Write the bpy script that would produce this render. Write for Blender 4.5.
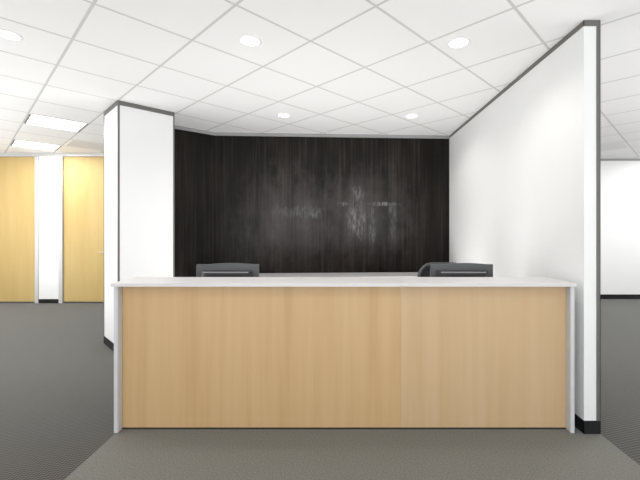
import bpy, bmesh, math, random
from mathutils import Vector, Matrix
random.seed(7)
PI = math.pi
S = bpy.context.scene
for o in list(bpy.data.objects):
    bpy.data.objects.remove(o)
COL = S.collection

# ------------------------------------------------------------------ camera
CAM_H = 1.352
CEIL = 2.726
F = 369.0
cam_d = bpy.data.cameras.new('camera')
cam = bpy.data.objects.new('camera', cam_d)
COL.objects.link(cam)
cam.location = (0, 0, CAM_H)
cam.rotation_euler = (PI / 2, 0, 0)
cam_d.sensor_fit = 'HORIZONTAL'
cam_d.sensor_width = 36.0
cam_d.lens = F / 640 * 36
cam_d.shift_x = (320 - 341.0) / 640
cam_d.shift_y = (228.7 - 240) / 640
cam_d.clip_start = 0.05
S.camera = cam

# ------------------------------------------------------------------ world, exposure, large lights
S.view_settings.view_transform = 'Standard'
S.view_settings.look = 'None'
S.view_settings.gamma = 1
S.view_settings.use_curve_mapping = False
S.view_settings.exposure = 0.0
W = bpy.data.worlds.new('overcast_daylight')
S.world = W
W.use_nodes = True
W.node_tree.nodes['Background'].inputs[0].default_value = (0.86, 0.93, 1.0, 1)
W.node_tree.nodes['Background'].inputs[1].default_value = 3.0

WINDOW_POWER = 40
TROFFER_POWER = 21
DOWN_POWER = 22
ENTRANCE_FILL_POWER = 175
SIDE_POWER = 124
ALCOVE_POWER = 47


def area(name, loc, rot, sx, sy, power, color=(1, 1, 1)):
    d = bpy.data.lights.new(name, 'AREA')
    d.shape = 'RECTANGLE'
    d.size = sx
    d.size_y = sy
    d.energy = power
    d.color = color
    o = bpy.data.objects.new(name, d)
    COL.objects.link(o)
    o.location = loc
    o.rotation_euler = rot
    return o


# daylight coming in through the glazed entrance wall behind the camera
area('entrance_daylight', (0.0, -3.85, 1.30), (PI / 2, 0, 0), 6.4, 2.1, WINDOW_POWER, (0.96, 0.98, 1.0))

# added fill lamps facing up to brighten the ceiling: entrance and both aisles
area('entrance_fill', (0.0, -1.7, .10), (PI, 0, 0), 11.0, 3.4, ENTRANCE_FILL_POWER, (1, .995, .985))
area('left_aisle_fill', (-5.9, 2.6, .10), (PI, 0, 0), 3.4, 3.6, SIDE_POWER * 1.35, (1, 1, 1))
area('right_aisle_fill', (5.4, 2.0, .10), (PI, 0, 0), 3.4, 3.2, SIDE_POWER * 1.15, (1, 1, 1))

area('alcove_fill', (0.0, 3.95, .06), (PI, 0, 0), 2.9, 1.1, ALCOVE_POWER, (1, .99, .98))  # added upward fill behind the desk, lifts the far ceiling

# ------------------------------------------------------------------ material helpers


def mat(name, color=(.8, .8, .8), rough=.5, metal=0.0, spec=.5, emit=None, estr=0.0, sheen=0.0):
    m = bpy.data.materials.new(name)
    m.use_nodes = True
    b = m.node_tree.nodes['Principled BSDF']
    b.inputs['Base Color'].default_value = (*color, 1)
    b.inputs['Roughness'].default_value = rough
    b.inputs['Metallic'].default_value = metal
    b.inputs['Specular IOR Level'].default_value = spec
    if sheen:
        b.inputs['Sheen Weight'].default_value = sheen
        b.inputs['Sheen Roughness'].default_value = .45
    if emit:
        b.inputs['Emission Color'].default_value = (*emit, 1)
        b.inputs['Emission Strength'].default_value = estr
    return m


class N:
    """small node-graph helper"""

    def __init__(self, m):
        self.t = m.node_tree
        self.b = self.t.nodes['Principled BSDF']

    def new(self, typ, **kw):
        n = self.t.nodes.new(typ)
        for k, v in kw.items():
            setattr(n, k, v)
        return n

    def link(self, a, b):
        self.t.links.new(a, b)

    def val(self, sock, v):
        if hasattr(v, 'is_output'):
            self.link(v, sock)
        else:
            sock.default_value = v

    def math(self, op, a, b=0.0, c=0.0):
        n = self.new('ShaderNodeMath', operation=op)
        self.val(n.inputs[0], a)
        self.val(n.inputs[1], b)
        self.val(n.inputs[2], c)
        return n.outputs[0]

    def coord(self, scale=(1, 1, 1), loc=(0, 0, 0), rot=(0, 0, 0), kind='Object'):
        tc = self.new('ShaderNodeTexCoord')
        mp = self.new('ShaderNodeMapping')
        mp.inputs['Scale'].default_value = scale
        mp.inputs['Location'].default_value = loc
        mp.inputs['Rotation'].default_value = rot
        self.link(tc.outputs[kind], mp.inputs['Vector'])
        return mp.outputs[0]

    def noise(self, vec, scale=5, detail=4, rough=.5):
        n = self.new('ShaderNodeTexNoise')
        self.link(vec, n.inputs['Vector'])
        n.inputs['Scale'].default_value = scale
        n.inputs['Detail'].default_value = detail
        n.inputs['Roughness'].default_value = rough
        return n.outputs['Fac']

    def ramp(self, fac, stops, interp='LINEAR'):
        n = self.new('ShaderNodeValToRGB')
        r = n.color_ramp
        r.interpolation = interp
        while len(r.elements) > 1:
            r.elements.remove(r.elements[-1])
        r.elements[0].position = stops[0][0]
        r.elements[0].color = (*stops[0][1], 1)
        for p, c in stops[1:]:
            e = r.elements.new(p)
            e.color = (*c, 1)
        self.link(fac, n.inputs[0])
        return n.outputs[0]

    def mix(self, fac, a, b, mode='MIX'):
        n = self.new('ShaderNodeMix', data_type='RGBA', blend_type=mode)
        self.val(n.inputs[0], fac)
        for s, v in ((n.inputs[6], a), (n.inputs[7], b)):
            if hasattr(v, 'is_output'):
                self.link(v, s)
            else:
                s.default_value = (*v, 1)
        return n.outputs[2]

    def bump(self, h, strength=.3, dist=.002):
        n = self.new('ShaderNodeBump')
        n.inputs['Strength'].default_value = strength
        n.inputs['Distance'].default_value = dist
        self.link(h, n.inputs['Height'])
        self.link(n.outputs[0], self.b.inputs['Normal'])


def g(v):
    return (v, v, v)


# painted plaster
def paint(name, col):
    m = mat(name, col, .6, spec=.3)
    n = N(m)
    v = n.coord()
    f = n.noise(v, 220, 3)
    n.bump(f, .06, .0006)
    c = n.mix(n.noise(v, 1.3, 2), col, tuple(x * .985 for x in col))
    n.link(c, n.b.inputs['Base Color'])
    return m


M_WALL = paint('white_wall_paint', (.86, .86, .855))
M_TRIM_DK = mat('dark_grey_metal_trim', (.15, .145, .135), .45, .1)
M_TRIM_LT = mat('light_grey_trim', (.33, .33, .325), .5)
M_FRAME = mat('pale_aluminium_frame', (.62, .62, .61), .4, .2)
M_BASE = mat('black_rubber_baseboard', (.012, .012, .013), .6, spec=.3)
M_LAM = mat('white_laminate', (.665, .645, .64), .38)
M_PANEL = mat('pale_grey_laminate', (.60, .605, .615), .4)
M_DARKGAP = mat('black_plinth', (.02, .018, .016), .7)
M_STEEL = mat('brushed_steel', (.5, .49, .47), .35, .9)
M_EMIT = mat('lamp_lens', (.9, .9, .9), .4, emit=(1, .985, .96), estr=5.0)
M_DIFF = mat('troffer_diffuser', (.9, .9, .9), .4, emit=(1, 1, 1), estr=2.2)
M_WHITE = mat('white_enamel', (.85, .85, .85), .4)
M_ENDCAP = mat('grey_end_cap', (.20, .20, .20), .5)
M_VENT = mat('grey_vent_enamel', (.74, .74, .74), .5)

# ceiling tiles: 0.61 m grid turned 45.9 degrees
TILE = .61
GA = math.radians(45.92)
GU = Vector((math.cos(GA), math.sin(GA)))
GV = Vector((-math.sin(GA), math.cos(GA)))
G0 = Vector((-1.06 * TILE, 3.7137 * TILE))


def cell(u, v):
    return G0 + GU * (u * TILE) + GV * (v * TILE)


M_CEIL = mat('mineral_ceiling_tiles', (.82, .82, .81), .85, spec=.15)
n = N(M_CEIL)
tc = n.new('ShaderNodeTexCoord')
sp = n.new('ShaderNodeSeparateXYZ')
n.link(tc.outputs['Object'], sp.inputs[0])
px = n.math('SUBTRACT', sp.outputs[0], G0.x)
py = n.math('SUBTRACT', sp.outputs[1], G0.y)


def gridline(ax):
    d = n.math('ADD', n.math('MULTIPLY', px, ax.x), n.math('MULTIPLY', py, ax.y))
    d = n.math('DIVIDE', d, TILE)
    fr = n.math('FRACT', n.math('ADD', d, 100.5))
    dist = n.math('MULTIPLY', n.math('ABSOLUTE', n.math('SUBTRACT', fr, .5)), TILE)
    mr = n.new('ShaderNodeMapRange')
    n.link(dist, mr.inputs[0])
    mr.inputs[1].default_value = .0075
    mr.inputs[2].default_value = .0115
    mr.inputs[3].default_value = 1
    mr.inputs[4].default_value = 0
    return mr.outputs[0]


ln = n.math('MAXIMUM', gridline(GU), gridline(GV))
oc = n.coord()
sp1 = n.noise(oc, 160, 3, .7)
sp2 = n.noise(oc, 2.2, 3)
base = n.mix(n.math('MULTIPLY', sp1, .16), (.92, .92, .915), (.70, .70, .69))
base = n.mix(n.math('MULTIPLY', sp2, .10), base, (.80, .79, .77))
n.link(n.mix(ln, base, (.62, .62, .61)), n.b.inputs['Base Color'])
n.bump(n.math('SUBTRACT', n.math('MULTIPLY', sp1, .3), ln), .3, .003)

# carpets
def carpet(name, c1, c2, period, contrast, tint, sheen):
    m = mat(name, c1, .95, spec=.1, sheen=sheen)
    m.node_tree.nodes['Principled BSDF'].inputs['Sheen Tint'].default_value = (.93, 1, .96, 1)
    n = N(m)
    v = n.coord(rot=(0, 0, math.radians(38)))
    sp = n.new('ShaderNodeSeparateXYZ')
    n.link(v, sp.inputs[0])
    k = 2 * PI / period
    a = n.math('SINE', n.math('MULTIPLY', sp.outputs[0], k))
    b = n.math('SINE', n.math('MULTIPLY', sp.outputs[1], k * .72))
    w = n.math('MULTIPLY_ADD', n.math('MULTIPLY', a, b), .5, .5)
    f = n.noise(v, 130, 4, .8)
    big = n.noise(v, 1.1, 3, .6)
    fac = n.math('ADD', n.math('MULTIPLY', w, contrast), n.math('MULTIPLY', f, 1 - contrast))
    cc = n.ramp(fac, [(.34, c1), (.66, c2)])
    cc = n.mix(n.math('MULTIPLY', big, .5), cc, tint, 'MULTIPLY')
    n.link(cc, n.b.inputs['Base Color'])
    n.bump(fac, .35, .002)
    return m


M_CARPET = carpet('dark_woven_carpet', (.008, .0055, .0045), (.092, .073, .061), .025, .66, (.88, .85, .82), .40)
M_LANE = carpet('smooth_grey_carpet', (.095, .092, .080), (.24, .234, .210), .012, .05, (.90, .89, .87), .2)


# woods
def wood(name, base, dark, light, sx=14, rough=.42):
    m = mat(name, base, rough, spec=.35)
    n = N(m)
    v = n.coord(scale=(sx, sx, .55), loc=(random.random() * 9, 3, 1))
    f1 = n.noise(v, 1.0, 5, .55)
    v2 = n.coord(scale=(90, 90, 2.2))
    f2 = n.noise(v2, 1.0, 4, .6)
    v3 = n.coord(scale=(1.6, 1.6, .5), loc=(4, 1, 6))
    f3 = n.noise(v3, 1.0, 2, .5)
    c = n.ramp(f1, [(.30, dark), (.5, base), (.72, light)])
    c = n.mix(n.math('MULTIPLY', f2, .22), c, dark)
    c = n.mix(n.math('MULTIPLY', f3, .35), c, light)
    n.link(c, n.b.inputs['Base Color'])
    return m


M_WOOD_L = wood('maple_veneer', (.575, .375, .185), (.52, .325, .150), (.61, .415, .220))
M_WOOD_R = wood('pale_maple_veneer', (.575, .395, .222), (.53, .355, .188), (.61, .435, .262))
M_DOOR = wood('honey_birch_veneer', (.56, .40, .155), (.51, .35, .125), (.61, .455, .20), sx=5, rough=.5)

# dark wall cladding: vertical streaked stained boards with pale scuffs and painted reflections
M_CLAD = mat('dark_stained_cladding', (.035, .03, .028), .4, spec=.13)
n = N(M_CLAD)
tc = n.new('ShaderNodeTexCoord')
sp = n.new('ShaderNodeSeparateXYZ')
n.link(tc.outputs['Object'], sp.inputs[0])
u = n.math('MULTIPLY_ADD', sp.outputs[0], 1 / 4.0, 2.4 / 4.0)   # x -2.4..1.6 -> 0..1


def ux(px):   # pixel column of a board edge on the back wall -> ramp position
    x = (px - 341) * 5.38 / F
    return min(max((x + 2.4) / 4.0, 0), 1)


bands = [(175, .9), (196, .8), (214, .72), (226, 1.0), (236, .8), (258, 1.05), (268, .85), (276, 1.2), (284, 1.35), (288, 1.1),
         (299, .75), (302, 1.25), (318, 1.0), (340, 1.1), (352, 1.3), (367, 1.0), (370, 1.45), (374, 1.05), (386, .7),
         (390, .8), (393, 1.4), (397, .95), (412, 1.0), (415, 1.2), (421, .85), (440, .9)]
bd = n.ramp(u, [(ux(p), g(min(1, (c / 1.45) ** 1.5))) for p, c in bands])
v1 = n.coord(scale=(30, 30, .8))
s1 = n.noise(v1, 1.0, 6, .65)
v2 = n.coord(scale=(7, 7, .35), loc=(3, 0, 2))
s2 = n.noise(v2, 1.0, 4, .6)
v3 = n.coord(scale=(120, 120, 3))
s3 = n.noise(v3, 1.0, 3, .6)
c = n.ramp(s1, [(.28, (.004, .003, .0024)), (.5, (.018, .0135, .011)), (.72, (.085, .069, .058))])
c = n.mix(n.math('MULTIPLY', s2, .5), c, (.022, .016, .013))
c = n.mix(.85, c, bd, 'MULTIPLY')
c = n.mix(n.math('MULTIPLY', s3, .12), c, (.06, .056, .053))


wn = n.noise(n.coord(scale=(7, 7, 4.5), loc=(1, 4, 2)), 1.0, 4, .6)
mot = n.ramp(n.noise(n.coord(scale=(2.6, 2.6, 1.1), loc=(5, 0, 3)), 1.0, 5, .6), [(.34, g(.45)), (.66, g(1.0))])
c = n.mix(.75, c, mot, 'MULTIPLY')


# pale scuffs and smudgy reflections painted into the colour, centred where the wall shows them
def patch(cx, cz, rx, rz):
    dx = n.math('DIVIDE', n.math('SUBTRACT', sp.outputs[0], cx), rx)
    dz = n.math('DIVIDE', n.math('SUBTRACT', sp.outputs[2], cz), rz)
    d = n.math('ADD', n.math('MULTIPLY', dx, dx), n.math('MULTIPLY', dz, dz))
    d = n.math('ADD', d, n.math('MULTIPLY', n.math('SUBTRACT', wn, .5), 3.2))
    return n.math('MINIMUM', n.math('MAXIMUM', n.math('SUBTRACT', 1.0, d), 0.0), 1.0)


def glow_patch(cx, cz, rx, rz):
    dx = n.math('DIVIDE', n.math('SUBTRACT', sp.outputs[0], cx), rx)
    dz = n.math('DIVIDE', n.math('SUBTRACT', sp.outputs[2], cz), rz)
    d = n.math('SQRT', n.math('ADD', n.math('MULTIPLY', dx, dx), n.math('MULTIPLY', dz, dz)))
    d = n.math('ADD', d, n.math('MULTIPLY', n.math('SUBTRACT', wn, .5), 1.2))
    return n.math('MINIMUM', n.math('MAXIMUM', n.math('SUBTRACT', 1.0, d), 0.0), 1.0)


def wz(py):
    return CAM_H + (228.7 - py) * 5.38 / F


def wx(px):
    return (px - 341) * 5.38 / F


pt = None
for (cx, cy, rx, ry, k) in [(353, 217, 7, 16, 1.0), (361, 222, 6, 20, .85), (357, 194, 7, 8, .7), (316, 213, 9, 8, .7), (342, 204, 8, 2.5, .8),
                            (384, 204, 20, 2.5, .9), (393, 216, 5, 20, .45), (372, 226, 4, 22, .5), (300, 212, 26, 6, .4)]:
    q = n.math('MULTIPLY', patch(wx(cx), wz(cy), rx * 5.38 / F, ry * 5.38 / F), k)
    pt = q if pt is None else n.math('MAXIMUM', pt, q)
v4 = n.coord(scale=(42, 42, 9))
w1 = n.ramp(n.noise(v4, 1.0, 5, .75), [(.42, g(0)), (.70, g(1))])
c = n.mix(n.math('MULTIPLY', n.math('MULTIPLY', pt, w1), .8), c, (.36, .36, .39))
refl_glow = n.math('MAXIMUM', glow_patch(wx(290), wz(222), 62 * .0146, 62 * .0146), glow_patch(wx(365), wz(215), 60 * .0146, 55 * .0146))  # mid-wall window reflection glow painted into the base colour
c = n.mix(n.math('MULTIPLY', n.math('MULTIPLY', refl_glow, n.ramp(s2, [(.3, g(.25)), (.65, g(1))])), .7), c, (.095, .086, .083))
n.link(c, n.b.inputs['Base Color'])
r = n.ramp(s1, [(.3, g(.26)), (.7, g(.40))])
n.link(r, n.b.inputs['Roughness'])
n.bump(s1, .25, .002)

# plastics
M_MON = mat('grey_monitor_plastic', (.085, .089, .090), .38)
M_MON2 = mat('lighter_monitor_plastic', (.05, .049, .055), .3)
M_HIGHLIGHT = mat('painted_highlight_grey', (.30, .30, .32), .35)  # pale colour standing in for light caught on the housing edge
M_BLACK = mat('black_plastic', (.012, .012, .013), .35)
M_SCREEN = mat('dark_screen_glass', (.01, .01, .012), .12)
M_FAB = mat('black_chair_fabric', (.02, .02, .021), .9)
M_CHFR = mat('grey_chair_plastic', (.07, .072, .072), .4)

# ------------------------------------------------------------------ geometry helpers


def bx(bm, x0, x1, y0, y1, z0, z1, bev=0.0, seg=2):
    r = bmesh.ops.create_cube(bm, size=1)
    vs = r['verts']
    for v in vs:
        v.co = Vector(((x0 + x1) / 2 + v.co.x * (x1 - x0), (y0 + y1) / 2 + v.co.y * (y1 - y0), (z0 + z1) / 2 + v.co.z * (z1 - z0)))
    if bev > 0:
        es = list({e for v in vs for e in v.link_edges})
        bmesh.ops.bevel(bm, geom=es, offset=bev, segments=seg, profile=.5, affect='EDGES')
    return bm


def prism(bm, pts, z0, z1):
    lo = [bm.verts.new((x, y, z0)) for x, y in pts]
    hi = [bm.verts.new((x, y, z1)) for x, y in pts]
    k = len(pts)
    bm.faces.new(lo[::-1])
    bm.faces.new(hi)
    for i in range(k):
        bm.faces.new((lo[i], lo[(i + 1) % k], hi[(i + 1) % k], hi[i]))
    return bm


def lathe(bm, prof, seg=32, mtx=None):
    """prof: (radius, z) pairs"""
    rings = []
    for r, z in prof:
        ring = []
        for i in range(seg):
            a = 2 * PI * i / seg
            co = Vector((r * math.cos(a), r * math.sin(a), z))
            ring.append(bm.verts.new(mtx @ co if mtx else co))
        rings.append(ring)
    for a, b in zip(rings, rings[1:]):
        for i in range(seg):
            bm.faces.new((a[i], a[(i + 1) % seg], b[(i + 1) % seg], b[i]))
    bm.faces.new(rings[0][::-1])
    bm.faces.new(rings[-1])
    return bm


def tube(bm, pts, rad, seg=10):
    pts = [Vector(p) for p in pts]
    rings = []
    up = None
    for i, p in enumerate(pts):
        a = pts[max(i - 1, 0)]
        b = pts[min(i + 1, len(pts) - 1)]
        t = (b - a).normalized()
        if up is None:
            up = Vector((0, 0, 1)) if abs(t.z) < .9 else Vector((1, 0, 0))
        s = t.cross(up).normalized()
        up = s.cross(t).normalized()
        rr = rad[i] if isinstance(rad, (list, tuple)) else rad
        rings.append([bm.verts.new(p + s * rr * math.cos(2 * PI * k / seg) + up * rr * math.sin(2 * PI * k / seg)) for k in range(seg)])
    for a, b in zip(rings, rings[1:]):
        for i in range(seg):
            bm.faces.new((a[i], a[(i + 1) % seg], b[(i + 1) % seg], b[i]))
    bm.faces.new(rings[0][::-1])
    bm.faces.new(rings[-1])
    return bm


def obj(name, bm, m, parent=None, loc=None, rz=0.0, smooth=False):
    bmesh.ops.recalc_face_normals(bm, faces=bm.faces)
    me = bpy.data.meshes.new(name)
    bm.to_mesh(me)
    bm.free()
    if isinstance(m, (list, tuple)):
        for x in m:
            me.materials.append(x)
    else:
        me.materials.append(m)
    if smooth:
        for p in me.polygons:
            p.use_smooth = True
        me.set_sharp_from_angle(angle=math.radians(35))
    o = bpy.data.objects.new(name, me)
    COL.objects.link(o)
    if parent:
        o.parent = parent
    if loc:
        o.location = loc
    o.rotation_euler.z = rz
    return o


def B(*a, **k):
    return bx(bmesh.new(), *a, **k)


def struct(name, bm, m, label=None):
    o = obj(name, bm, m)
    o['kind'] = 'structure'
    if label:
        o['label'] = label
    return o


def thing(name, label, cat, loc, rz=0.0, group=None):
    o = bpy.data.objects.new(name, None)
    COL.objects.link(o)
    o.empty_display_size = .1
    o.location = loc
    o.rotation_euler.z = rz
    o['label'] = label
    o['category'] = cat
    if group:
        o['group'] = group
    return o


def dup(root, loc, label, rz=None):
    r = root.copy()
    COL.objects.link(r)
    r.location = loc
    if rz is not None:
        r.rotation_euler.z = rz
    r['label'] = label
    for ch in list(root.children):
        c = ch.copy()
        COL.objects.link(c)
        c.parent = r
        for gch in list(ch.children):
            d = gch.copy()
            COL.objects.link(d)
            d.parent = c
    return r


# ------------------------------------------------------------------ floor and ceiling
LX, RX, BY = -8.0, 8.0, -4.0
NL, NR = 6.70, 7.10          # door wall (left), plain wall (right)
LANE0, LANE1 = -1.49, 1.708
bm = bmesh.new()
xs = [LX - .1, LANE0, LANE1, RX + .1]
ys = [BY - .1, 5.30, NR + .1]
vv = {}
for i, x in enumerate(xs):
    for j, y in enumerate(ys):
        vv[i, j] = bm.verts.new((x, y, 0))
for i in range(3):
    for j in range(2):
        f = bm.faces.new((vv[i, j], vv[i + 1, j], vv[i + 1, j + 1], vv[i, j + 1]))
        f.material_index = 1 if (i == 1 and j == 0) else 0
r = bmesh.ops.extrude_face_region(bm, geom=list(bm.faces))
for e in r['geom']:
    if isinstance(e, bmesh.types.BMVert):
        e.co.z -= .08
struct('floor', bm, [M_CARPET, M_LANE], 'dark woven carpet with a paler smooth carpet lane before the reception desk')
struct('ceiling', B(LX - .1, RX + .1, BY - .1, NR + .1, CEIL, CEIL + .08), M_CEIL, 'white suspended tile ceiling with a diagonal grid')

# ------------------------------------------------------------------ outer walls
struct('wall_left', B(LX - .1, LX, BY, NL, 0, CEIL), M_WALL)
struct('wall_right', B(RX, RX + .1, BY, NR, 0, CEIL), M_WALL)
struct('wall_back_right', B(1.20, RX, NR, NR + .1, 0, CEIL), M_WALL, 'plain white wall beyond the right partition')
struct('wall_service', B(1.10, 1.20, 5.60, NR + .1, 0, CEIL), M_WALL)
struct('trim_back_right', B(1.20, RX, NR - .012, NR, CEIL - .068, CEIL - .025), M_TRIM_LT)
struct('baseboard_back_right', B(1.20, RX, NR - .012, NR, 0, .088, bev=.003), M_BASE, 'black baseboard under the far right wall')
struct('baseboard_right', B(RX - .012, RX, BY, NR - .012, 0, .088, bev=.003), M_BASE)
struct('baseboard_left', B(LX, LX + .012, BY, NL - .012, 0, .088, bev=.003), M_BASE)

# door wall, with two openings (door + frame)
D1 = (-6.475, -5.485)
D2 = (-5.12, -4.13)
DT = 2.665
bm = bmesh.new()
bx(bm, LX, 1.10, NL + .121, NL + .16, 0, CEIL)  # unseen backing, added to stop outside light showing under the doors
bx(bm, LX, D1[0], NL, NL + .12, 0, CEIL)
bx(bm, D1[1], D2[0], NL, NL + .12, 0, CEIL)
bx(bm, D2[1], 1.10, NL, NL + .12, 0, CEIL)
bx(bm, D1[0], D1[1], NL, NL + .12, DT, CEIL)
bx(bm, D2[0], D2[1], NL, NL + .12, DT, CEIL)
struct('wall_back_left', bm, M_WALL, 'white wall with two full-height timber doors')
struct('trim_back_left', B(LX, 1.10, NL - .02, NL, DT + .005, CEIL), M_FRAME)
bm = bmesh.new()
for a, b in ((LX + .012, D1[0]), (D1[1], D2[0]), (D2[1], 1.10)):
    bx(bm, a + .002, b - .002, NL - .012, NL, 0, .075, bev=.003)
struct('baseboard_back_left', bm, M_BASE, 'dark baseboard between the two timber doors')


def door(name, x0, x1, label, handle_x):
    fw = .068
    o = struct(name, B(x0 + fw + .004, x1 - fw - .004, NL + .02, NL + .06, .024, DT - .006, bev=.002), M_DOOR, label)
    bm = bmesh.new()
    bx(bm, x0 + .001, x0 + fw, NL - .015, NL + .10, 0, DT - .002, bev=.003)
    bx(bm, x1 - fw, x1 - .001, NL - .015, NL + .10, 0, DT - .002, bev=.003)
    obj('door_frame', bm, M_FRAME, o)
    bm = bmesh.new()
    Y = NL + .02
    lathe(bm, [(.026, 0), (.026, .006), (.022, .009)], 20, Matrix.Translation((handle_x, Y, .925)) @ Matrix.Rotation(PI / 2, 4, 'X'))
    tube(bm, [(handle_x, Y - .005, .925), (handle_x, Y - .045, .925), (handle_x - .02, Y - .052, .925), (handle_x - .12, Y - .052, .925)], .009)
    obj('door_handle', bm, M_STEEL, o, smooth=True)
    return o


door('door_1', D1[0], D1[1], 'honey timber door at the far left edge', D1[0] + .16)
door('door_2', D2[0], D2[1], 'honey timber door beside the white column', D2[1] - .16 - .07 + .08)

# glazed entrance wall behind the camera
bm = bmesh.new()
bx(bm, LX, -3.4, BY - .1, BY, 0, CEIL)
bx(bm, 3.4, RX, BY - .1, BY, 0, CEIL)
bx(bm, -3.4, 3.4, BY - .1, BY, 0, .15)
bx(bm, -3.4, 3.4, BY - .1, BY, 2.45, CEIL)
struct('wall_front', bm, M_WALL)
bm = bmesh.new()
for i in range(5):
    x = -3.4 + i * 6.8 / 4
    bx(bm, max(x - .03, -3.399), min(x + .03, 3.399), BY - .08, BY - .02, .151, 2.449)
bx(bm, -3.399, 3.399, BY - .08, BY - .02, .151, .20)
bx(bm, -3.399, 3.399, BY - .08, BY - .02, 2.40, 2.449)
struct('window_1', bm, M_FRAME)

# ------------------------------------------------------------------ dark clad wall, folded
C0 = (-1.80, 5.275)      # fold
C1 = (1.603, 5.462)      # meets the partition
C2 = (-2.395, 4.745)     # meets the column
bm = bmesh.new()
t = .10
prism(bm, [C2, (C0[0] + .0, C0[1]), C1, (C1[0], C1[1] + t), (C0[0] - .04, C0[1] + t), (C2[0] - t * .707, C2[1] + t * .707)][::-1], 0, CEIL)
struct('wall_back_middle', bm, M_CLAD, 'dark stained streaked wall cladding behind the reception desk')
bm = bmesh.new()
q = .02
prism(bm, [(C2[0] + q * .707 + .03, C2[1] - q * .707 + .03), (C0[0] + .01, C0[1] - q), (C1[0] - .002, C1[1] - q), (C1[0] - .002, C1[1] - .001), (C0[0], C0[1] - .001), (C2[0] + .03, C2[1] + .029)][::-1], CEIL - .045, CEIL)
struct('trim_back_middle', bm, M_TRIM_LT, 'light grey strip along the top of the dark wall')

# ------------------------------------------------------------------ right partition
PX0, PX1, PY0, PY1 = 1.603, 1.705, 2.434, 5.562
struct('wall_partition', B(PX0, PX1, PY0, PY1, 0, CEIL), M_WALL, 'white full-height partition right of the reception desk')
e = .004
bm = bmesh.new()
bx(bm, PX0 - e, PX0, PY0 - e, PY1 - .125, CEIL - .036, CEIL)
bx(bm, PX0 - e, PX1 + e, PY0 - e, PY0, CEIL - .038, CEIL)
bx(bm, PX1, PX1 + e, PY0 - e, PY1, CEIL - .038, CEIL)
struct('trim_partition', bm, M_TRIM_DK, 'dark metal edging along the top of the right partition')
bm = bmesh.new()
bx(bm, PX1 - .021, PX1 + e, PY0 - e, PY0, .086, CEIL - .038)
bx(bm, PX1, PX1 + e, PY0 - e, PY0 + .02, .086, CEIL - .038)
struct('trim_partition_corner', bm, M_TRIM_DK, 'dark vertical edging on the outer corner of the right partition')
bm = bmesh.new()
bb = .0045
bx(bm, PX0 - bb, PX0, PY0 - bb, PY1 - .13, 0, .086)
bx(bm, PX0 - bb, PX1 + bb, PY0 - bb, PY0, 0, .086)
bx(bm, PX1, PX1 + bb, PY0 - bb, PY1, 0, .086)
struct('baseboard_partition', bm, M_BASE, 'black baseboard wrapping the end of the right partition')

# ------------------------------------------------------------------ column turned 45 degrees
CX, CY = -2.385, 3.946     # near corner
A1 = Vector((.707, .707))
A2 = Vector((-.707, .707))
W1, W2 = .585, .610


def cp(a, b):
    v = Vector((CX, CY)) + A1 * a + A2 * b
    return (v.x, v.y)


struct('wall_column', prism(bmesh.new(), [cp(0, 0), cp(W1, 0), cp(W1, W2 - .02), cp(0, W2 - .02)], 0, CEIL), M_WALL, 'square white column turned diagonally beside the desk')
bm = bmesh.new()
prism(bm, [cp(-e, -e), cp(W1 + e, -e), cp(W1 + e, 0), cp(-e, 0)], CEIL - .048, CEIL)
prism(bm, [cp(-e, 0), cp(0, 0), cp(0, W2 - .02), cp(-e, W2 - .02)], CEIL - .048, CEIL)
prism(bm, [cp(W1, 0), cp(W1 + e, 0), cp(W1 + e, W2 - .15), cp(W1, W2 - .15)], CEIL - .048, CEIL)
struct('trim_column', bm, M_TRIM_DK, 'dark metal edging around the top of the white column')
bm = bmesh.new()
for a0, a1, b0, b1 in ((-e, .016, -e, 0), (-e, 0, 0, .004), (W1 - .012, W1 + e, -e, 0), (W1, W1 + e, 0, .012), (-e, 0, W2 - .036, W2 - .02)):
    prism(bm, [cp(a0, b0), cp(a1, b0), cp(a1, b1), cp(a0, b1)], .088, CEIL - .048)
struct('trim_column_corners', bm, M_TRIM_DK, 'dark vertical edging on the corners of the white column')
bm = bmesh.new()
prism(bm, [cp(-bb, -bb), cp(W1 + bb, -bb), cp(W1 + bb, 0), cp(-bb, 0)], 0, .088)
prism(bm, [cp(-bb, 0), cp(0, 0), cp(0, W2 - .02), cp(-bb, W2 - .02)], 0, .088)
struct('baseboard_column', bm, M_BASE, 'black baseboard around the foot of the white column')

# ------------------------------------------------------------------ reception desk
DX0, DX1 = -1.503, 1.545
DF, DR = 2.440, 2.487      # panel edge, recessed front
CZ = .993
desk = thing('reception_desk', 'long reception desk with pale maple front and white counter top', 'reception desk', (0, DF, 0))


def L(*a, **k):      # world coords -> desk local
    a = list(a)
    a[2] -= DF
    a[3] -= DF
    return B(*a, **k)


CF, CB = 2.42, 2.743
SX = (400.5 - 341) * DR / F
obj('side_panel', L(DX0, DX0 + .027, DF, CB - .01, 0, CZ - .023, bev=.0015), M_PANEL, desk)
obj('side_panel', L(DX1 - .027, DX1, DF, CB - .01, 0, CZ - .023, bev=.0015), M_PANEL, desk)
p = obj('front_panel', L(DX0 + .028, SX - .0003, DR, DR + .022, .012, CZ - .023, bev=.0008), M_WOOD_L, desk)
p = obj('front_panel', L(SX + .0003, DX1 - .028, DR, DR + .022, .012, CZ - .023, bev=.0008), M_WOOD_R, desk)
p['label'] = 'paler right-hand maple panel'
obj('plinth', L(DX0 + .028, DX1 - .028, DR + .002, DR + .03, 0, .0115), M_DARKGAP, desk)
for a_ in (DX0, DX1 - .027):
    obj('return_panel', L(a_, a_ + .027, CB - .0095, 3.30, 0, .735, bev=.0015), M_PANEL, desk)
obj('counter_top', L(DX0 - .010, SX - .0006, CF, CB, CZ - .022, CZ, bev=.0015), M_LAM, desk)
obj('counter_top', L(SX + .0006, DX1 + .001, CF, CB, CZ - .022, CZ, bev=.0015), M_LAM, desk)
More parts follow.
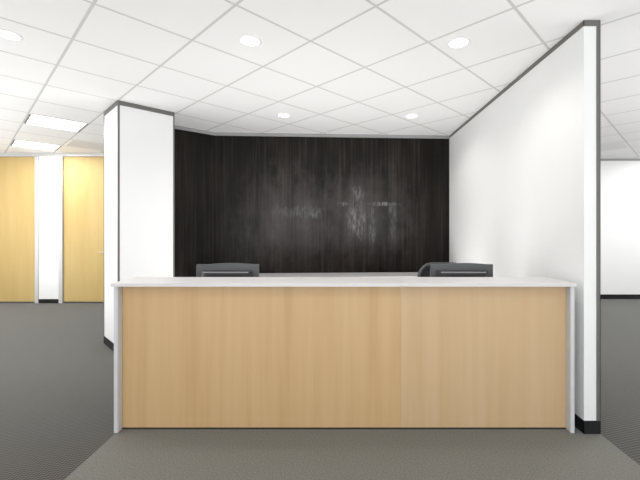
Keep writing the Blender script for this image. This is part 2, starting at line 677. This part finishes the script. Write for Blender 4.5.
obj('work_surface', L(DX0 + .028, DX1 - .028, DR + .023, 3.29, .705, .735, bev=.003), M_LAM, desk)
obj('modesty_panel', L(SX - .01, SX + .01, DR + .06, 3.20, 0, .704), M_PANEL, desk)

# ------------------------------------------------------------------ low back counter against the dark wall
ang = math.atan2(C1[1] - C0[1], C1[0] - C0[0])
cred = thing('back_counter', 'low white cabinet counter along the foot of the dark wall', 'cabinet', (-.12, 4.86 + .22, 0), ang)
cw = 1.58
obj('cabinet_body', B(-cw, cw, -.20, .22, .06, .69), M_LAM, cred)
obj('plinth', B(-cw + .02, cw - .02, -.15, .20, 0, .06), M_DARKGAP, cred)
obj('cabinet_top', B(-cw - .01, cw + .01, -.235, .235, .69, .718, bev=.003), M_LAM, cred)
nd = 6
for i in range(nd):
    x0 = -cw + i * 2 * cw / nd
    d = obj('cabinet_door', B(x0 + .003, x0 + 2 * cw / nd - .003, -.219, -.201, .075, .680, bev=.002), M_LAM, cred)
    hx = x0 + (2 * cw / nd - .05 if i % 2 == 0 else .05)
    obj('handle', tube(bmesh.new(), [(hx, -.215, .62), (hx, -.245, .615), (hx, -.245, .505), (hx, -.215, .50)], .005, 8), M_STEEL, d, smooth=True)


# ------------------------------------------------------------------ monitors (backs towards the visitor)
def monitor(loc, label, rz=0.0):
    t = thing('computer_monitor', label, 'monitor', loc, rz, 'monitors on the reception desk')
    w, z0, z1 = .252, .045, .328
    # shell with a gently arched top, seen from the back (-y)
    bm = bmesh.new()
    pts = []
    for i in range(25):
        s = -1 + 2 * i / 24
        arch = .010 * max(0, math.cos(min(abs(s - .12) * 2.2, PI / 2)))
        pts.append((w * s, z1 + arch))
    outline = [(-w, z0)] + [(w, z0)] + pts[::-1]
    fr = [bm.verts.new((x, -.012, z)) for x, z in outline]
    bk = [bm.verts.new((x, .012, z)) for x, z in outline]
    bm.faces.new(fr)
    bm.faces.new(bk[::-1])
    k = len(outline)
    for i in range(k):
        bm.faces.new((fr[i], bk[i], bk[(i + 1) % k], fr[(i + 1) % k]))
    sh = obj('shell', bm, M_MON, t)
    # raised rear housing
    bm = bmesh.new()
    pr = [(-.215, z0 + .03, -.0125), (.215, z0 + .03, -.0125), (.215, .285, -.0125), (-.215, .285, -.0125)]
    pi_ = [(-.175, z0 + .05, -.050), (.175, z0 + .05, -.050), (.175, .268, -.050), (-.175, .268, -.050)]
    a = [bm.verts.new((x, y, z)) for x, z, y in pr]
    b = [bm.verts.new((x, y, z)) for x, z, y in pi_]
    for i in range(4):
        bm.faces.new((a[i], a[(i + 1) % 4], b[(i + 1) % 4], b[i]))
    bm.faces.new(b)
    bm.faces.new(a[::-1])
    bmesh.ops.bevel(bm, geom=list(bm.edges), offset=.006, segments=3, affect='EDGES')
    hs = obj('rear_housing', bm, M_MON2, t, smooth=True)
    bm = bmesh.new()
    for i in range(12):
        bx(bm, -.13 + i * .0225, -.13 + i * .0225 + .011, -.0525, -.0495, .238, .247)
    obj('vent_slots', bm, M_BLACK, hs)
    obj('housing_highlight', B(-.180, .180, -.0535, -.046, .262, .272, bev=.003), M_HIGHLIGHT, hs, smooth=True)  # highlight along the housing top, modelled as a pale strip
    bm = bmesh.new()
    bx(bm, -.235, .235, .0125, .0145, z0 + .02, z1 - .012)
    obj('screen', bm, M_SCREEN, t)
    bm = bmesh.new()
    for x0, x1, zz0, zz1 in ((-w + .001, -.236, z0 + .001, z1), (.236, w - .001, z0 + .001, z1), (-.236, .236, z0 + .001, z0 + .019), (-.236, .236, z1 - .011, z1)):
        bx(bm, x0, x1, .0125, .020, zz0, zz1)
    obj('bezel', bm, M_BLACK, t)
    obj('stand_neck', B(-.035, .035, -.075, -.052, .010, .20, bev=.006), M_BLACK, t)
    obj('stand_base', lathe(bmesh.new(), [(.125, 0), (.125, .006), (.118, .010), (.04, .014)], 40, Matrix.Translation((0, -.03, 0))), M_BLACK, t, smooth=True)
    return t


mon = monitor((-.921, 3.00, .735), 'grey computer monitor seen from behind, on the left half of the reception desk')
m2 = dup(mon, (.979, 3.00, .735), 'grey computer monitor seen from behind, near the right partition, with a chair back behind it')

# ------------------------------------------------------------------ office chair behind the right monitor
ch = thing('office_chair', 'black office chair with rounded backrest behind the right monitor', 'chair', (1.09, 3.72, 0))
obj('seat', B(-.24, .24, -.24, .24, .43, .50, bev=.03, seg=4), M_FAB, ch, smooth=True)


def rr_outline(w, z0, z1, r, k=8):
    o = []
    for cx, cz, a0 in ((w - r, z1 - r, 0), (-w + r, z1 - r, 90), (-w + r * .5, z0 + r * .5, 180), (w - r * .5, z0 + r * .5, 270)):
        rr = r if cz > (z0 + z1) / 2 else r * .5
        for i in range(k + 1):
            a = math.radians(a0 + 90 * i / k)
            o.append((cx + rr * math.cos(a), cz + rr * math.sin(a)))
    return o


def curve_y(x):
    return .27 - .9 * x * x * 1.0


bo = rr_outline(.262, .56, .972, .15)
obj('backrest_frame', tube(bmesh.new(), [(x, curve_y(x), z) for x, z in bo] + [(bo[0][0], curve_y(bo[0][0]), bo[0][1])], +.018, 10), M_CHFR, ch, smooth=True)
bm = bmesh.new()
bi = rr_outline(.247, .575, .957, .137)
cz0 = .766
levels = [1.0, .8, .6, .4, .2]
for side in (-1, 1):
    rings = []
    for lv in levels:
        rings.append([bm.verts.new((x * lv, curve_y(x * lv) + side * .020 * (1 - lv ** 4), cz0 + (z - cz0) * lv)) for x, z in bi])
    k = len(bi)
    for a, b in zip(rings, rings[1:]):
        for i in range(k):
            bm.faces.new((a[i], a[(i + 1) % k], b[(i + 1) % k], b[i]))
    bm.faces.new(rings[-1])
bmesh.ops.remove_doubles(bm, verts=bm.verts, dist=.0004)
obj('backrest', bm, M_FAB, ch, smooth=True)
obj('back_support', tube(bmesh.new(), [(0, .02, .425), (0, .25, .43), (0, .305, .48), (0, .305, .70)], .018, 10), M_BLACK, ch, smooth=True)
for s in (-1, 1):
    bm = bmesh.new()
    tube(bm, [(s * .20, .05, .43), (s * .285, .05, .44), (s * .30, .05, .50), (s * .30, .05, .66)], .014, 8)
    bx(bm, s * .30 - .035, s * .30 + .035, -.12, .13, .66, .69, bev=.01)
    obj('armrest', bm, M_BLACK, ch, smooth=True)
obj('gas_column', lathe(bmesh.new(), [(.03, .09), (.03, .26), (.02, .27), (.02, .43)], 20), M_STEEL, ch, smooth=True)
for i in range(5):
    a = 2 * PI * i / 5 + .3
    lg = obj('base_leg', tube(bmesh.new(), [(0, 0, .10), (.15 * math.cos(a), .15 * math.sin(a), .095), (.29 * math.cos(a), .29 * math.sin(a), .070)], [.024, .02, .014], 8), M_BLACK, ch, smooth=True)
    mt = Matrix.Translation((.29 * math.cos(a), .29 * math.sin(a), .028)) @ Matrix.Rotation(a, 4, 'Z') @ Matrix.Rotation(PI / 2, 4, 'X')
    obj('caster', lathe(bmesh.new(), [(.022, -.022), (.028, -.018), (.028, .018), (.022, .022)], 18, mt), M_BLACK, lg, smooth=True)


# ------------------------------------------------------------------ recessed downlights
def downlight(x, y, label):
    t = thing('recessed_downlight', label, 'ceiling light', (x, y, CEIL), 0, 'round recessed downlights in the tiled ceiling')
    bm = bmesh.new()
    seg = 40
    prof = [(.066, -.001), (.068, -.004), (.078, -.005), (.084, -.0005)]
    rings = []
    for r_, z in prof:
        rings.append([bm.verts.new((r_ * math.cos(2 * PI * i / seg), r_ * math.sin(2 * PI * i / seg), z)) for i in range(seg)])
    for a, b in zip(rings, rings[1:] + rings[:1]):
        for i in range(seg):
            bm.faces.new((a[i], a[(i + 1) % seg], b[(i + 1) % seg], b[i]))
    obj('trim_ring', bm, M_WHITE, t, smooth=True)
    obj('lens', lathe(bmesh.new(), [(.0655, -.0005), (.066, -.003), (.05, -.0038)], seg), M_EMIT, t)
    ld = bpy.data.lights.new('downlight_beam', 'SPOT')
    ld.energy = DOWN_POWER
    ld.spot_size = math.radians(150)
    ld.spot_blend = .55
    ld.shadow_soft_size = .06
    ld.color = (1, .975, .94)
    lo = bpy.data.objects.new('downlight_beam', ld)
    COL.objects.link(lo)
    lo.parent = t
    lo.location = (0, 0, -.012)
    return t


d0 = downlight(-.666, 2.70, 'downlight in the front row, above the left half of the desk')
for x, y, lab in ((.869, 2.728, 'downlight in the front row, nearest the right partition'),
                  (-.693, 4.467, 'small far downlight before the dark wall, left of the pair'),
                  (.861, 4.495, 'small far downlight before the dark wall, right of the pair'),
                  (-2.36, 2.615, 'downlight cut by the left edge of the frame'),
                  (-.68, .95, 'downlight over the lane before the desk, out of frame, left'),
                  (.865, .95, 'downlight over the lane before the desk, out of frame, right')):
    dup(d0, (x, y, CEIL), lab)


# ------------------------------------------------------------------ 2x2 troffers on the ceiling grid
def troffer(x, y, label):
    t = thing('ceiling_light_panel', label, 'ceiling light', (x, y, CEIL), GA, 'square light panels in the tiled ceiling')
    h = .297
    bm = bmesh.new()
    bx(bm, -h, h, -h, -h + .02, -.006, -.0005)
    bx(bm, -h, h, h - .02, h, -.006, -.0005)
    obj('frame', bm, M_WHITE, t)
    obj('diffuser', B(-h + .023, h - .023, -h + .021, h - .021, -.010, -.0005, bev=.003), M_DIFF, t)
    for s in (-1, 1):
        x0, x1 = (h - .022, h) if s > 0 else (-h, -h + .022)
        obj('end_cap', B(x0, x1, -h + .021, h - .021, -.009, -.0005, bev=.002), M_ENDCAP, t)
    ld = bpy.data.lights.new('panel_glow', 'AREA')
    ld.shape = 'SQUARE'
    ld.size = .50
    ld.energy = TROFFER_POWER
    lo = bpy.data.objects.new('panel_glow', ld)
    COL.objects.link(lo)
    lo.parent = t
    lo.location = (0, 0, -.014)
    return t


c_ = cell(-.5, 6.5)
t0 = troffer(c_.x, c_.y, 'square fluorescent ceiling panel nearer the white column, left aisle')
for u_, v_, lab in ((-.5, 9.5, 'square fluorescent ceiling panel nearest the timber doors'),
                    (-3.5, 6.5, 'ceiling panel out of frame on the left, middle of the aisle'),
                    (-3.5, 9.5, 'ceiling panel out of frame on the left, far corner'),
                    (-6.5, 6.5, 'ceiling panel out of frame on the left, nearest the entrance'),
                    (6.5, -3.5, 'ceiling panel out of frame beyond the partition, nearest it'),
                    (9.5, -3.5, 'ceiling panel out of frame beyond the partition, middle'),
                    (12.5, -3.5, 'ceiling panel out of frame beyond the partition, far end'),
                    (9.5, -6.5, 'ceiling panel out of frame on the right, by the side wall')):
    c_ = cell(u_, v_)
    dup(t0, (c_.x, c_.y, CEIL), lab)


# faint grey air vents
def vent(u_, v_, label):
    c_ = cell(u_, v_)
    t = thing('ceiling_vent', label, 'air vent', (c_.x, c_.y, CEIL), GA, 'ceiling air vents')
    h = .297
    bm = bmesh.new()
    for a in ((-h, h, -h, -h + .03), (-h, h, h - .03, h), (-h, -h + .03, -h + .03, h - .03), (h - .03, h, -h + .03, h - .03)):
        bx(bm, *a, -.006, -.0005)
    obj('frame', bm, M_WHITE, t)
    bm = bmesh.new()
    for i in range(15):
        y0 = -h + .034 + i * .0356
        bx(bm, -h + .031, h - .031, y0, y0 + .024, -.005, -.0005)
    obj('slats', bm, M_VENT, t)
    return t


vt = vent(.5, 8.5, 'pale grey ceiling vent above the right timber door')
c_ = cell(10.5, -1.5)
dup(vt, (c_.x, c_.y, CEIL), 'pale grey ceiling vent beyond the right partition')
